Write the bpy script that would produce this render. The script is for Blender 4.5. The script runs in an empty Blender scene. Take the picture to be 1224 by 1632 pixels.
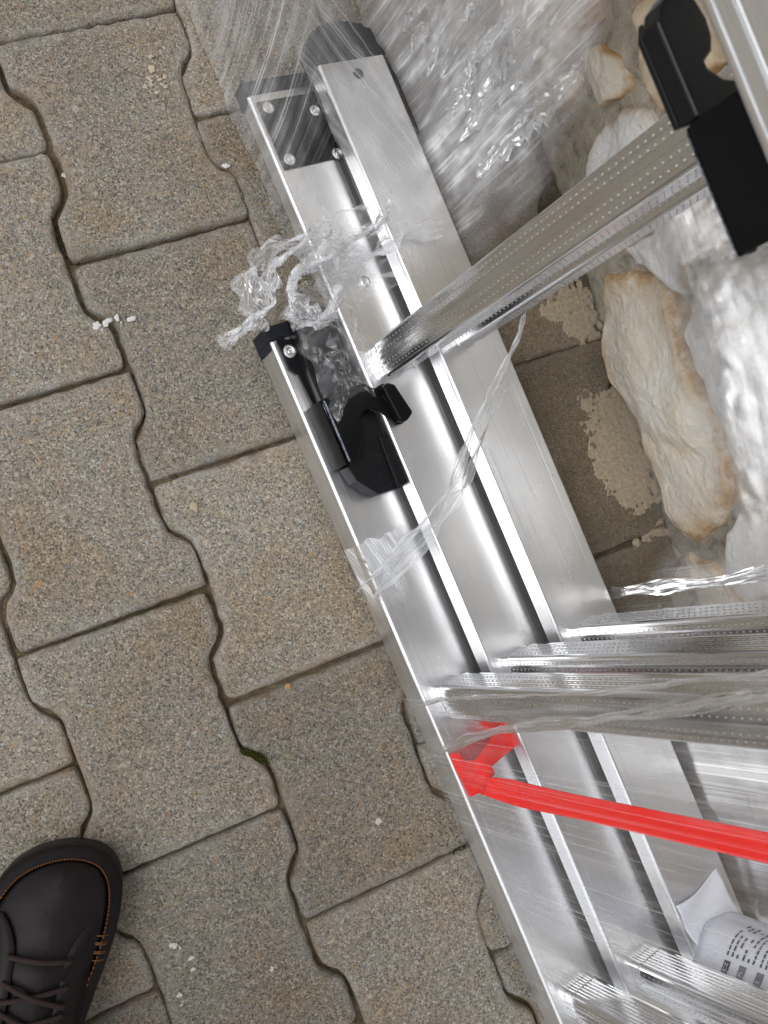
import bpy, bmesh, math, random
from mathutils import Vector, Matrix, noise
R = math.radians
random.seed(7)
scene = bpy.context.scene
C = scene.collection

# ------------------------------------------------------------------ camera
H_CAM, TH, ROLL = 0.8037, 0.24417, -0.30744
fw = Vector((math.sin(TH), 0, -math.cos(TH)))
r0 = Vector((math.cos(TH), 0, math.sin(TH))); u0v = Vector((0, 1, 0))
cr, sr = math.cos(ROLL), math.sin(ROLL)
right = cr*r0 + sr*u0v; up = -sr*r0 + cr*u0v
cam = bpy.data.cameras.new('camera'); camo = bpy.data.objects.new('camera', cam); C.objects.link(camo)
camo.matrix_world = Matrix(((right.x, up.x, -fw.x, 0), (right.y, up.y, -fw.y, 0), (right.z, up.z, -fw.z, H_CAM), (0, 0, 0, 1)))
cam.sensor_fit = 'VERTICAL'; cam.sensor_height = 36; cam.sensor_width = 27
cam.lens = 1450.4/1632*36
cam.clip_start = 0.01; cam.clip_end = 500
cam.dof.use_dof = True; cam.dof.focus_distance = 0.76; cam.dof.aperture_fstop = 14
scene.camera = camo

# ------------------------------------------------------------------ sky, sun, exposure
SUN_EL, SUN_AZ = R(58), R(200)          # azimuth measured for the lamp below
world = bpy.data.worlds.new('World'); scene.world = world; world.use_nodes = True
wn = world.node_tree.nodes; wl = world.node_tree.links; wn.clear()
wo = wn.new('ShaderNodeOutputWorld'); bg = wn.new('ShaderNodeBackground'); sky = wn.new('ShaderNodeTexSky'); hs = wn.new('ShaderNodeHueSaturation')
sky.sky_type = 'NISHITA'; sky.sun_disc = False; sky.sun_elevation = SUN_EL; sky.sun_rotation = R(250)
sky.air_density = 1.0; sky.dust_density = 1.5; sky.ozone_density = 1.0
hs.inputs['Saturation'].default_value = 0.22                           # cloud cover: grey-white light
wl.new(sky.outputs[0], hs.inputs['Color']); wl.new(hs.outputs[0], bg.inputs[0]); wl.new(bg.outputs[0], wo.inputs[0])
bg.inputs[1].default_value = 0.15
sun = bpy.data.lights.new('sun', 'SUN'); sun.energy = 1.1; sun.angle = R(38); sun.color = (1, 0.975, 0.94)
suno = bpy.data.objects.new('sun', sun); C.objects.link(suno)
sd = Vector((-math.cos(SUN_EL)*0.94, math.cos(SUN_EL)*0.34, math.sin(SUN_EL)))     # towards the sun: open side, left of the wall
suno.rotation_euler = (-sd).to_track_quat('-Z', 'Y').to_euler()
suno.location = sd*5
scene.view_settings.view_transform = 'Standard'; scene.view_settings.look = 'None'; scene.view_settings.gamma = 1
scene.view_settings.exposure = 0.30
scene.render.engine = 'CYCLES'
scene.cycles.transparent_max_bounces = 16; scene.cycles.use_adaptive_sampling = True; scene.cycles.adaptive_threshold = .03; scene.cycles.max_bounces = 5; scene.cycles.glossy_bounces = 4; scene.cycles.diffuse_bounces = 2

# ------------------------------------------------------------------ helpers
def mesh(name, verts, faces, mat=None, smooth=False):
    m = bpy.data.meshes.new(name); m.from_pydata([tuple(v) for v in verts], [], faces); m.update()
    if mat: m.materials.append(mat)
    if smooth:
        for p in m.polygons: p.use_smooth = True
    return m
def link(name, data, parent=None, loc=(0, 0, 0), rot=(0, 0, 0)):
    o = bpy.data.objects.new(name, data); C.objects.link(o); o.location = loc; o.rotation_euler = rot
    if parent: o.parent = parent
    return o
def obj(name, verts, faces, mat, parent=None, smooth=False): return link(name, mesh(name, verts, faces, mat, smooth), parent)
def tag(o, label=None, cat=None, group=None, kind=None):
    for k, v in (('label', label), ('category', cat), ('group', group), ('kind', kind)):
        if v: o[k] = v
    return o
def fix(o):
    bm = bmesh.new(); bm.from_mesh(o.data); bmesh.ops.recalc_face_normals(bm, faces=bm.faces); bm.to_mesh(o.data); bm.free(); return o
def bevel(o, w, seg=2, ang=35):
    m = o.modifiers.new('bevel', 'BEVEL'); m.width = w; m.segments = seg; m.limit_method = 'ANGLE'; m.angle_limit = R(ang); return o
def prism(poly, z0, z1):
    n = len(poly); v = [(x, y, z0) for x, y in poly] + [(x, y, z1) for x, y in poly]
    return v, [tuple(range(n))[::-1], tuple(range(n, 2*n))] + [(i, (i+1) % n, n+(i+1) % n, n+i) for i in range(n)]
def box(a, b):
    return prism([(a[0], a[1]), (b[0], a[1]), (b[0], b[1]), (a[0], b[1])], a[2], b[2])
def join(*parts):
    V, F = [], []
    for v, f in parts:
        k = len(V); V += list(v); F += [tuple(i+k for i in q) for q in f]
    return V, F
def lathe(prof, n=20, c=(0, 0, 0)):
    V, F = [], []
    for r, z in prof:
        for i in range(n):
            a = 2*math.pi*i/n; V.append((c[0]+r*math.cos(a), c[1]+r*math.sin(a), c[2]+z))
    for k in range(len(prof)-1):
        for i in range(n): F.append((k*n+i, k*n+(i+1) % n, (k+1)*n+(i+1) % n, (k+1)*n+i))
    F.append(tuple(range(n))[::-1]); F.append(tuple(range((len(prof)-1)*n, len(prof)*n)))
    return V, F
def catmull(pts, n):
    out = []; m = len(pts)
    for i in range(m-1):
        p = [Vector(pts[max(0, min(m-1, i+k))]) for k in (-1, 0, 1, 2)]
        for j in range(n):
            t = j/n
            out.append(0.5*((2*p[1])+(p[2]-p[0])*t+(2*p[0]-5*p[1]+4*p[2]-p[3])*t*t+(3*p[1]-p[0]-3*p[2]+p[3])*t**3))
    out.append(Vector(pts[-1])); return out
def tube(path, rad, n=6):
    V, F = [], []
    for k, p in enumerate(path):
        d = (path[min(k+1, len(path)-1)]-path[max(k-1, 0)]).normalized()
        s = d.orthogonal().normalized() if k == 0 else (s - d*s.dot(d)).normalized()
        b = d.cross(s); rr = rad[k] if isinstance(rad, list) else rad
        for i in range(n):
            a = 2*math.pi*i/n; V.append(p + rr*(math.cos(a)*s+math.sin(a)*b))
    for k in range(len(path)-1):
        for i in range(n): F.append((k*n+i, k*n+(i+1) % n, (k+1)*n+(i+1) % n, (k+1)*n+i))
    F.append(tuple(range(n))[::-1]); F.append(tuple(range((len(path)-1)*n, len(path)*n)))
    return V, F
nz = lambda x, y=0, z=0: noise.noise(Vector((x, y, z)))

# ------------------------------------------------------------------ material helpers
class NT:
    def __init__(s, name):
        s.m = bpy.data.materials.new(name); s.m.use_nodes = True; s.n = s.m.node_tree.nodes; s.l = s.m.node_tree.links; s.n.clear()
        s.out = s.n.new('ShaderNodeOutputMaterial')
    def add(s, t, **kw):
        n = s.n.new(t)
        for k, v in kw.items():
            if k in n.inputs.keys() if isinstance(k, str) else False: n.inputs[k].default_value = v
            else: setattr(n, k, v)
        return n
    def link(s, a, b): s.l.new(a, b)
    def val(s, a, sock):
        if hasattr(a, 'is_output'): s.l.new(a, sock)
        else: sock.default_value = a
    def math(s, op, a, b=0.0, c=0.0, clamp=False):
        n = s.n.new('ShaderNodeMath'); n.operation = op; n.use_clamp = clamp
        s.val(a, n.inputs[0]); s.val(b, n.inputs[1]); s.val(c, n.inputs[2]); return n.outputs[0]
    def ramp(s, fac, stops, interp='LINEAR'):
        n = s.n.new('ShaderNodeValToRGB'); n.color_ramp.interpolation = interp; e = n.color_ramp.elements
        while len(e) < len(stops): e.new(0.5)
        for i, (p, c) in enumerate(stops):
            e[i].position = p; e[i].color = (c, c, c, 1) if not isinstance(c, tuple) else (*c, 1)
        s.val(fac, n.inputs[0]); return n.outputs[0]
    def mix(s, fac, a, b, mode='MIX'):
        n = s.n.new('ShaderNodeMix'); n.data_type = 'RGBA'; n.blend_type = mode
        s.val(fac, n.inputs[0])
        for v, k in ((a, 6), (b, 7)):
            if isinstance(v, tuple): n.inputs[k].default_value = (*v, 1)
            else: s.l.new(v, n.inputs[k])
        return n.outputs[2]
    def vec(s, kind='pos', scale=(1, 1, 1)):
        if kind == 'pos': o = s.n.new('ShaderNodeNewGeometry').outputs['Position']
        elif kind == 'uv': o = s.n.new('ShaderNodeTexCoord').outputs['UV']
        else: o = s.n.new('ShaderNodeTexCoord').outputs['Object']
        mp = s.n.new('ShaderNodeMapping'); mp.inputs['Scale'].default_value = scale; s.l.new(o, mp.inputs[0]); return mp.outputs[0]
    def noise(s, v, scale, detail=4, rough=0.55, out='Fac', dist=0.0):
        n = s.n.new('ShaderNodeTexNoise'); n.inputs['Scale'].default_value = scale; n.inputs['Detail'].default_value = detail
        n.inputs['Roughness'].default_value = rough; n.inputs['Distortion'].default_value = dist; s.l.new(v, n.inputs['Vector']); return n.outputs[out]
    def voro(s, v, scale, feature='F1', rnd=1.0):
        n = s.n.new('ShaderNodeTexVoronoi'); n.feature = feature; n.inputs['Scale'].default_value = scale; n.inputs['Randomness'].default_value = rnd
        s.l.new(v, n.inputs['Vector']); return n
    def sep(s, c):
        n = s.n.new('ShaderNodeSeparateColor'); s.l.new(c, n.inputs[0]); return n.outputs
    def attr(s, name):
        n = s.n.new('ShaderNodeAttribute'); n.attribute_name = name; return n.outputs['Fac']
    def bump(s, h, strength=0.5, dist=0.001, normal=None):
        n = s.n.new('ShaderNodeBump'); n.inputs['Strength'].default_value = strength; n.inputs['Distance'].default_value = dist
        s.l.new(h, n.inputs['Height'])
        if normal: s.l.new(normal, n.inputs['Normal'])
        return n.outputs[0]
    def bsdf(s, color, rough=0.5, metal=0.0, normal=None, spec=None, **kw):
        n = s.n.new('ShaderNodeBsdfPrincipled')
        if isinstance(color, tuple): n.inputs['Base Color'].default_value = (*color, 1)
        else: s.l.new(color, n.inputs['Base Color'])
        s.val(rough, n.inputs['Roughness']); s.val(metal, n.inputs['Metallic'])
        if normal: s.l.new(normal, n.inputs['Normal'])
        if spec is not None: n.inputs['Specular IOR Level'].default_value = spec
        for k, v in kw.items(): n.inputs[k].default_value = v
        s.l.new(n.outputs[0], s.out.inputs[0]); return n

# ------------------------------------------------------------------ materials
def mat_paver():
    t = NT('paver_concrete'); p = t.vec('pos')
    wob = t.noise(p, 260, 2, out='Color')
    v = t.n.new('ShaderNodeVectorMath'); v.operation = 'MULTIPLY_ADD'; t.link(wob, v.inputs[0]); v.inputs[1].default_value = (.0016,)*3; t.link(p, v.inputs[2]); pw = v.outputs[0]
    a = t.voro(pw, 660); ra = t.sep(a.outputs['Color'])
    grain = t.ramp(ra[0], [(0, (.05, .047, .042)), (.15, (.15, .14, .125)), (.40, (.30, .285, .25)), (.60, (.38, .35, .29)), (.76, (.43, .31, .17)), (.88, (.50, .46, .40)), (1, (.70, .67, .61))])
    sand = t.noise(p, 760, 3, .75)
    grain = t.mix(.38, grain, t.ramp(sand, [(.30, (.04, .037, .032)), (.5, (.32, .30, .26)), (.70, (.58, .555, .50))]))
    b = t.voro(pw, 190); rb = t.sep(b.outputs['Color'])
    big = t.math('MULTIPLY', t.math('GREATER_THAN', rb[0], .80), t.math('LESS_THAN', b.outputs['Distance'], .36))
    pebble = t.ramp(rb[1], [(0, (.42, .25, .10)), (.22, (.50, .40, .26)), (.45, (.58, .54, .46)), (.62, (.30, .16, .10)), (.75, (.22, .215, .21)), (1, (.50, .46, .38))])
    col = t.mix(t.math('MULTIPLY', big, .75), grain, pebble)
    stain = t.noise(p, 9, 5, .6)
    col = t.mix(t.ramp(stain, [(.46, 0.0), (.70, .55)]), col, t.mix(1.0, col, (1.0, .76, .50), 'MULTIPLY'))
    st2 = t.noise(p, 3.1, 4, .6)
    col = t.mix(t.ramp(st2, [(.40, 0.0), (.66, .6)]), col, t.mix(1.0, col, (.74, .72, .68), 'MULTIPLY'))
    edge = t.attr('edge')
    en = t.math('MULTIPLY', edge, t.ramp(t.noise(p, 60, 4, .65), [(.36, .10), (.62, .95)]))
    col = t.mix(t.math('MULTIPLY', en, .75), col, t.mix(.3, (.42, .42, .405), col))
    rust = t.math('MULTIPLY', t.math('POWER', edge, 3), t.ramp(t.noise(p, 22, 4, .6), [(.45, 0.0), (.65, .7)]))
    col = t.mix(rust, col, t.mix(t.noise(p, 140, 3), (.17, .105, .05), (.34, .25, .15)))
    # soil washed against the wall foot, ladder's shade painted into its brown
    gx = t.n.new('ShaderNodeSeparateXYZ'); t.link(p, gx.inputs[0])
    wdirt_shade = t.math('ADD', t.math('MULTIPLY', t.math('SUBTRACT', gx.outputs[0], .30), 11), t.math('MULTIPLY', t.math('SUBTRACT', t.noise(p, 14, 5, .6), .5), 1.6), clamp=True)
    col = t.mix(t.math('MULTIPLY', wdirt_shade, .58), col, t.mix(t.noise(p, 30, 5, .7), (.15, .112, .068), (.33, .26, .175)))
    oi = t.n.new('ShaderNodeObjectInfo').outputs['Random']
    tone = t.math('ADD', .70, t.math('MULTIPLY', oi, .28))
    col = t.mix(1.0, col, (1.0, .985, .945), 'MULTIPLY')
    pores = t.noise(p, 330, 2, .6); col = t.mix(t.ramp(pores, [(.27, .75), (.36, 0.0)]), col, (.045, .04, .03))
    hsn = t.n.new('ShaderNodeHueSaturation'); t.link(col, hsn.inputs['Color']); t.link(tone, hsn.inputs['Value']); hsn.inputs['Saturation'].default_value = .96
    h = t.math('ADD', t.math('MULTIPLY', a.outputs['Distance'], -.55), t.math('MULTIPLY', sand, .9))
    h = t.math('ADD', h, t.math('MULTIPLY', t.math('MINIMUM', pores, .36), 3.0))
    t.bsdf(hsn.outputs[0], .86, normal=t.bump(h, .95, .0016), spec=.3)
    return t.m
def mat_soil():
    t = NT('joint_soil'); p = t.vec('pos'); n = t.noise(p, 180, 5, .7); m = t.noise(p, 11, 4, .6)
    c = t.ramp(n, [(.25, (.045, .032, .018)), (.5, (.13, .095, .055)), (.8, (.27, .20, .12))])
    moss = t.ramp(t.noise(p, 400, 3, .7), [(.3, (.02, .025, .006)), (.7, (.10, .105, .03))])
    c = t.mix(t.ramp(m, [(.52, 0.0), (.66, .8)]), c, moss)
    t.bsdf(c, .95, normal=t.bump(n, 1, .004)); return t.m
def mat_alu(name, rough=.26, axis='y', tint=(.83, .84, .86), streak=.5, metal=1.0):
    t = NT(name); sc = {'y': (1, .012, 1), 'z': (1, 1, .012), 'n': (1, 1, 1)}[axis]
    p = t.vec('obj', sc); q = t.vec('obj')
    s = t.noise(p, 900, 3, .6); big = t.noise(q, 22, 4, .6); scr = t.noise(t.vec('obj', (1, .25, 1)), 130, 4, .7)
    rr = t.math('ADD', rough, t.math('ADD', t.math('MULTIPLY', t.math('SUBTRACT', big, .5), .16), t.math('MULTIPLY', t.math('SUBTRACT', scr, .5), .12)))
    c = t.mix(t.ramp(big, [(.35, 0.0), (.75, .5)]), tint, (tint[0]*.86, tint[1]*.855, tint[2]*.84))
    lnz = t.noise(t.vec('obj', {'y': (1, .02, 1), 'z': (1, 1, .02), 'n': (1, 1, 1)}[axis]), 420, 3, .6)
    c = t.mix(t.ramp(lnz, [(.58, 0.0), (.70, .35)]), c, (tint[0]*.62, tint[1]*.62, tint[2]*.62))
    dust = t.noise(q, 700, 2, .6); c = t.mix(t.math('MULTIPLY', t.ramp(dust, [(.66, 0.0), (.72, 1.0)]), t.ramp(big, [(.45, 0.0), (.7, .5)])), c, (.45, .42, .38))
    t.bsdf(c, rr, metal, normal=t.bump(s, streak*.5, .0003)); return t.m
def mat_plain(name, col, rough, spec=.5, bumpsc=None, bs=.2, bd=.0005, metal=0.0, var=.15):
    t = NT(name); q = t.vec('obj'); n = t.noise(q, bumpsc or 60, 4, .6)
    c = t.mix(n, tuple(x*(1-var) for x in col), tuple(min(1, x*(1+var)) for x in col))
    rr = t.math('ADD', rough, t.math('MULTIPLY', t.math('SUBTRACT', t.noise(q, 35, 4, .6), .5), .18))
    t.bsdf(c, rr, metal, normal=t.bump(n, bs, bd), spec=spec); return t.m
def mat_stone(name, core, core2, rim):
    t = NT(name); p = t.vec('pos'); n = t.noise(p, 14, 4, .65, dist=.6); f = t.noise(p, 160, 4, .7); veins = t.noise(t.vec('pos', (1, 1.0, 2.2)), 26, 4, .7, dist=1.5)
    c = t.mix(t.ramp(n, [(.35, 0.0), (.66, 1.0)]), core, core2)
    c = t.mix(t.ramp(veins, [(.58, 0.0), (.74, .4)]), c, rim)
    c = t.mix(t.ramp(f, [(.62, 0.0), (.80, .35)]), c, (.30, .25, .19))
    rm = t.math('MULTIPLY', t.attr('rim'), t.ramp(t.noise(p, 40, 5, .7), [(.33, .15), (.6, 1.0)]))
    c = t.mix(t.math('MULTIPLY', rm, .9), c, t.mix(t.noise(p, 70, 4, .7), rim, (rim[0]*.45, rim[1]*.38, rim[2]*.33)))
    h = t.math('ADD', n, t.math('MULTIPLY', f, .35))
    t.bsdf(c, .7, normal=t.bump(h, .9, .006), spec=.3); return t.m
def mat_mortar():
    t = NT('mortar'); p = t.vec('pos'); n = t.noise(p, 55, 6, .7); f = t.noise(p, 380, 4, .7); g = t.noise(p, 6, 3)
    c = t.ramp(n, [(.28, (.17, .14, .10)), (.44, (.50, .43, .33)), (.68, (.70, .63, .52))])
    c = t.mix(t.ramp(g, [(.45, 0.0), (.65, .6)]), c, t.mix(1.0, c, (.55, .60, .62), 'MULTIPLY'))
    t.bsdf(c, .95, normal=t.bump(t.math('ADD', n, t.math('MULTIPLY', f, .4)), .9, .008)); return t.m
def mat_film(name, veil, lines, su=400, sv=5, gl=.5, l0=.60, l1=.70, gr=.18, wr=.0003, cl=(30, 22), base=0.0):
    """stretch film: clear plastic, faint milky veil in clouds and bands, thin white stress lines along v"""
    t = NT(name); uv = t.vec('uv', (su, sv, 1)); uvb = t.vec('uv', (su*.13, sv*.7, 1)); uvc = t.vec('uv', (*cl, 1))
    fine = t.noise(uv, 1, 1, .5); broad = t.noise(uvb, 1, 2, .6); cloud = t.noise(uvc, 1, 2, .6)
    ln = t.math('MULTIPLY', t.ramp(fine, [(l0, 0.0), (l1, 1.0)]), t.ramp(broad, [(.38, .25), (.62, 1.0)]))
    vl = t.math('MULTIPLY', t.ramp(broad, [(.40, .15), (.70, 1.0)]), t.ramp(cloud, [(.35, .25), (.65, 1.0)]))
    op = t.math('MULTIPLY', t.math('ADD', t.math('ADD', base, t.math('MULTIPLY', ln, lines)), t.math('MULTIPLY', vl, veil)), t.attr('fade'), clamp=True)
    nrm = t.bump(t.math('ADD', broad, t.math('MULTIPLY', fine, .4)), .6, wr) if wr else t.n.new('ShaderNodeNewGeometry').outputs['Normal']
    tr = t.n.new('ShaderNodeBsdfTransparent'); tr.inputs[0].default_value = (.985, .985, .985, 1)
    d = t.n.new('ShaderNodeBsdfDiffuse'); d.inputs[0].default_value = (.90, .91, .94, 1); t.link(nrm, d.inputs['Normal'])
    tl = t.n.new('ShaderNodeBsdfTranslucent'); tl.inputs[0].default_value = (.88, .89, .92, 1)
    g = t.n.new('ShaderNodeBsdfGlossy'); g.inputs['Roughness'].default_value = gr; g.inputs[0].default_value = (1, 1, 1, 1); t.link(nrm, g.inputs['Normal'])
    m1 = t.n.new('ShaderNodeMixShader'); m1.inputs[0].default_value = .28; t.link(d.outputs[0], m1.inputs[1]); t.link(tl.outputs[0], m1.inputs[2])
    m2 = t.n.new('ShaderNodeMixShader'); t.link(op, m2.inputs[0]); t.link(tr.outputs[0], m2.inputs[1]); t.link(m1.outputs[0], m2.inputs[2])
    lw = t.n.new('ShaderNodeFresnel'); lw.inputs['IOR'].default_value = 1.4
    fr = t.math('MULTIPLY', lw.outputs[0], t.math('MULTIPLY', t.math('ADD', gl*.5, t.math('MULTIPLY', op, gl*1.5)), t.attr('fade')), clamp=True)
    m3 = t.n.new('ShaderNodeMixShader'); t.link(fr, m3.inputs[0]); t.link(m2.outputs[0], m3.inputs[1]); t.link(g.outputs[0], m3.inputs[2])
    t.link(m3.outputs[0], t.out.inputs[0]); return t.m

M_PAVER, M_SOIL, M_MORTAR = mat_paver(), mat_soil(), mat_mortar()
M_STILE = mat_alu('stile_aluminium', .31, 'y', (.86, .87, .885), .6, .96)
M_RUNG = mat_alu('rung_aluminium', .17, 'z', (.84, .84, .85))
M_RIVET = mat_alu('rivet_aluminium', .30, 'n', (.86, .85, .83))
M_BLACK = mat_plain('black_painted_steel', (.004, .004, .0045), .38, .16)
M_BLACKP = mat_plain('black_plastic', (.006, .0065, .008), .34, .28, 300, .25, .0004)
M_RUBBER = mat_plain('black_rubber', (.013, .015, .022), .62, .3, 200)
M_RED = mat_plain('red_plastic', (.90, .010, .005), .45, .10, 90, .15)
M_ST1 = mat_stone('cream_stone', (.84, .80, .72), (.78, .68, .52), (.66, .38, .12))
M_ST2 = mat_stone('white_stone', (.86, .85, .83), (.78, .77, .75), (.66, .52, .34))
M_ST3 = mat_stone('ochre_stone', (.72, .58, .40), (.78, .69, .55), (.50, .27, .10))

# ------------------------------------------------------------------ ground and pavement
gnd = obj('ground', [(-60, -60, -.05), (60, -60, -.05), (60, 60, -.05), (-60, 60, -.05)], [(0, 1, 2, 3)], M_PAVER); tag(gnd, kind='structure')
W, A, L, YAW, PU, PV = .1461, .0092, .2, .0345, .0103, .2835
cy, sy = math.cos(YAW), math.sin(YAW)
def uv2xy(U, V): return (PU + cy*U - sy*V, PV + sy*U + cy*V)
pav = link('pavement', None); tag(pav, kind='structure')
g, N = [], 260
V, F = [], []
for i in range(N+1):
    for j in range(N+1):
        x, y = -1.3+1.85*i/N, -1.3+2.6*j/N
        V.append((x, y, -.0090 + .0045*nz(x*14, y*14) + .003*nz(x*45, y*45) + .002*nz(x*150, y*150)))
for i in range(N):
    for j in range(N): F.append((i*(N+1)+j, (i+1)*(N+1)+j, (i+1)*(N+1)+j+1, i*(N+1)+j+1))
tag(obj('joint_soil', V, F, M_SOIL, pav, True), kind='stuff')

def paver_mesh(seed):
    rnd = random.Random(seed)
    Fh, Nh = W/2+A, W/2-A
    side = [(Fh, -.1), (Fh+.0006, -.06), (Nh+.001, -.043), (Nh, 0), (Nh+.001, .043), (Fh+.0006, .06), (Fh, .1)]
    pts = [(x, y) for x, y in side] + [(-x, y) for x, y in reversed(side)]
    # resample and roughen
    res = []
    n = len(pts)
    for i in range(n):
        a, b = Vector(pts[i]), Vector(pts[(i+1) % n]); k = max(1, int((b-a).length/.008))
        for j in range(k): res.append(a.lerp(b, j/k))
    n = len(res)
    for _ in range(1): res = [(res[i-1]*.22+res[i]*.56+res[(i+1) % n]*.22) for i in range(n)]
    def nrm(i):
        d = (res[(i+1) % n]-res[i-1]).normalized(); return Vector((d.y, -d.x))     # outward
    N_ = [nrm(i) for i in range(n)]
    rings = []
    def ring(off, z, jit, jz=0):
        out = []
        for i in range(n):
            j = jit*nz(res[i].x*120+seed*7, res[i].y*120, off*90)*1.6 + rnd.uniform(-.3, .3)*jit
            p = res[i] - N_[i]*(off + j); out.append((p.x, p.y, z + rnd.uniform(-1, 1)*jz))
        return out
    V = ring(.0016, -.045, .0003) + ring(.0011, -.0052, .0013, .0016) + ring(.0030, -.0010, .0016, .0005) + ring(.0056, 0, .0014) + ring(.0135, .0001, .0006)
    F = []
    for k in range(4):
        for i in range(n): F.append((k*n+i, k*n+(i+1) % n, (k+1)*n+(i+1) % n, (k+1)*n+i))
    from mathutils.geometry import delaunay_2d_cdt
    nf = len(F)
    dv, _, tri, ov, _, _ = delaunay_2d_cdt([Vector(V[4*n+i][:2]) for i in range(n)], [(i, (i+1) % n) for i in range(n)], [], 1, 1e-7)
    ids = []
    for i, o_ in enumerate(ov):
        if o_: ids.append(4*n+o_[0])
        else: ids.append(len(V)); V.append((dv[i].x, dv[i].y, .0001))
    F += [tuple(ids[i] for i in f_) for f_ in tri]
    m = mesh('paver', V, F, M_PAVER)
    at = m.attributes.new('edge', 'FLOAT', 'POINT')
    for i in range(len(V)): at.data[i].value = [1, 1, 1, .8, 0, 0][i//n]
    for p in m.polygons: p.use_smooth = p.index < 2*n
    return m
PM = [paver_mesh(s) for s in range(8)]
outer = []
cnt = 0
for j in range(-9, 3):
    for k in range(-8, 8):
        U = (j+.5)*W; v = k + .5 + (0 if j % 2 == 0 else .5)
        x, y = uv2xy(U, -v*L)
        if x > .53 or abs(y) > 1.35 or x < -1.3: continue
        rot = YAW + (math.pi if random.random() < .5 else 0) + random.uniform(-.006, .006)
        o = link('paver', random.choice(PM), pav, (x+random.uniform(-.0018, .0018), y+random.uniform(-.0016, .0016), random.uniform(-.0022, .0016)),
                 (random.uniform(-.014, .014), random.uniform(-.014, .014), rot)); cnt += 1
# embedded pebbles, plaster flecks, moss
def blob(rx, ry, h, seed, n=14, rough=.25):
    V = [(0, 0, h)]; F = []
    for k, (f, z) in enumerate(((.55, .85), (.9, .4), (1.0, -.3))):
        for i in range(n):
            a = 2*math.pi*i/n; q = 1 + rough*nz(math.cos(a)*1.7+seed, math.sin(a)*1.7, seed*3.1) + rough*.5*nz(math.cos(a)*5+seed, math.sin(a)*5, seed)
            V.append((rx*f*q*math.cos(a), ry*f*q*math.sin(a), h*z))
    for i in range(n): F.append((0, 1+i, 1+(i+1) % n))
    for k in range(2):
        for i in range(n): F.append((1+k*n+i, 1+(k+1)*n+i, 1+(k+1)*n+(i+1) % n, 1+k*n+(i+1) % n))
    return V, F
M_PEB = [mat_plain('ochre_pebble', (.34, .21, .085), .75, .4, 300), mat_plain('buff_pebble', (.38, .31, .21), .75, .4, 300), mat_plain('pale_pebble', (.46, .43, .36), .75, .4, 300)]
M_PLASTER = mat_plain('white_plaster', (.60, .59, .56), .9, .2, 500, .6, .001)
M_PLASTER2 = mat_plain('cream_plaster', (.46, .39, .29), .9, .2, 400, .6, .001)
for x, y, r, m in [(-.040, .045, .0042, 0), (.040, .054, .0045, 1), (-.012, .053, .0062, 1), (.003, .005, .0032, 2), (-.063, .091, .004, 2), (-.03, .2, .003, 2), (.09, .0, .0028, 1), (.07, -.12, .003, 0), (.02, .36, .0028, 2), (.07, .41, .003, 1), (-.1, .03, .003, 0), (.11, -.26, .0032, 2)]:
    v, f = blob(r, r*random.uniform(.75, .95), r*.13, x*100+y*37, 16, .4); o = obj('pebble', v, f, M_PEB[m], pav, True); o.location = (x, y, .0003); o.rotation_euler.z = random.random()*6
rf = random.Random(11)
for x, y, rx, ry, m, k in [(.016, .226, .013, .006, 0, 9), (.156, .338, .008, .004, 0, 5), (.119, .429, .010, .017, 1, 26), (-.014, -.341, .005, .004, 0, 5), (-.091, -.335, .003, .008, 0, 4), (-.075, -.314, .003, .007, 0, 4),
                           (-.083, -.29, .004, .006, 0, 6), (.19, -.105, .016, .010, 1, 16)]:
    P = []
    for i in range(k):
        u, v = rf.gauss(0, .5)*rx, rf.gauss(0, .5)*ry; r_ = (rx*ry)**.5*rf.uniform(.12, .42)*(.5 if k > 10 else 1)
        bv, bf = blob(r_*rf.uniform(.7, 1.3), r_*rf.uniform(.6, 1.1), .0005, rf.random()*90, 16, .7); P.append(([(a+u, b+v, c_) for a, b, c_ in bv], bf))
    o = tag(obj('plaster_flecks', *join(*P), (M_PLASTER, M_PLASTER2)[m], pav, True), kind='stuff'); o.location = (x, y, .0013)
M_MOSS = mat_plain('moss', (.07, .075, .02), .95, .1, 900, .6, .001, var=.6)
V, F = [], []
def moss(x, y, n, sx, sy, ang, zc=-.006):
    for _ in range(n):
        u, v = random.gauss(0, .45)*sx, random.gauss(0, .42)*sy
        px, py = x+u*math.cos(ang)-v*math.sin(ang), y+u*math.sin(ang)+v*math.cos(ang)
        r = random.uniform(.0006, .0015); h = random.uniform(.002, .0045); k = len(V); a0 = random.random()*3
        for i in range(5):
            a = a0+i*2*math.pi/5; V.append((px+r*math.cos(a), py+r*math.sin(a), zc))
        V.append((px+random.uniform(-1, 1)*r, py+random.uniform(-1, 1)*r, zc+h)); F.extend([(k+i, k+(i+1) % 5, k+5) for i in range(5)])
moss(.027, -.168, 900, .020, .007, -.42, -.004); moss(.030, .355, 160, .006, .016, .2); moss(-.012, .125, 200, .005, .016, .5); moss(.045, .03, 200, .02, .005, -.4, -.006); moss(-.1, -.15, 200, .006, .02, .1)
moss(.045, -.21, 160, .004, .02, .2); moss(.17, -.36, 150, .006, .02, .1); moss(-.105, -.16, 160, .004, .03, .25); moss(.005, .30, 140, .004, .02, .3); moss(.165, -.30, 200, .006, .02, .3); moss(.03, .10, 120, .003, .02, .25); moss(.075, -.26, 150, .004, .02, .3)
tag(obj('moss', V, F, M_MOSS, pav), kind='stuff')

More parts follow.
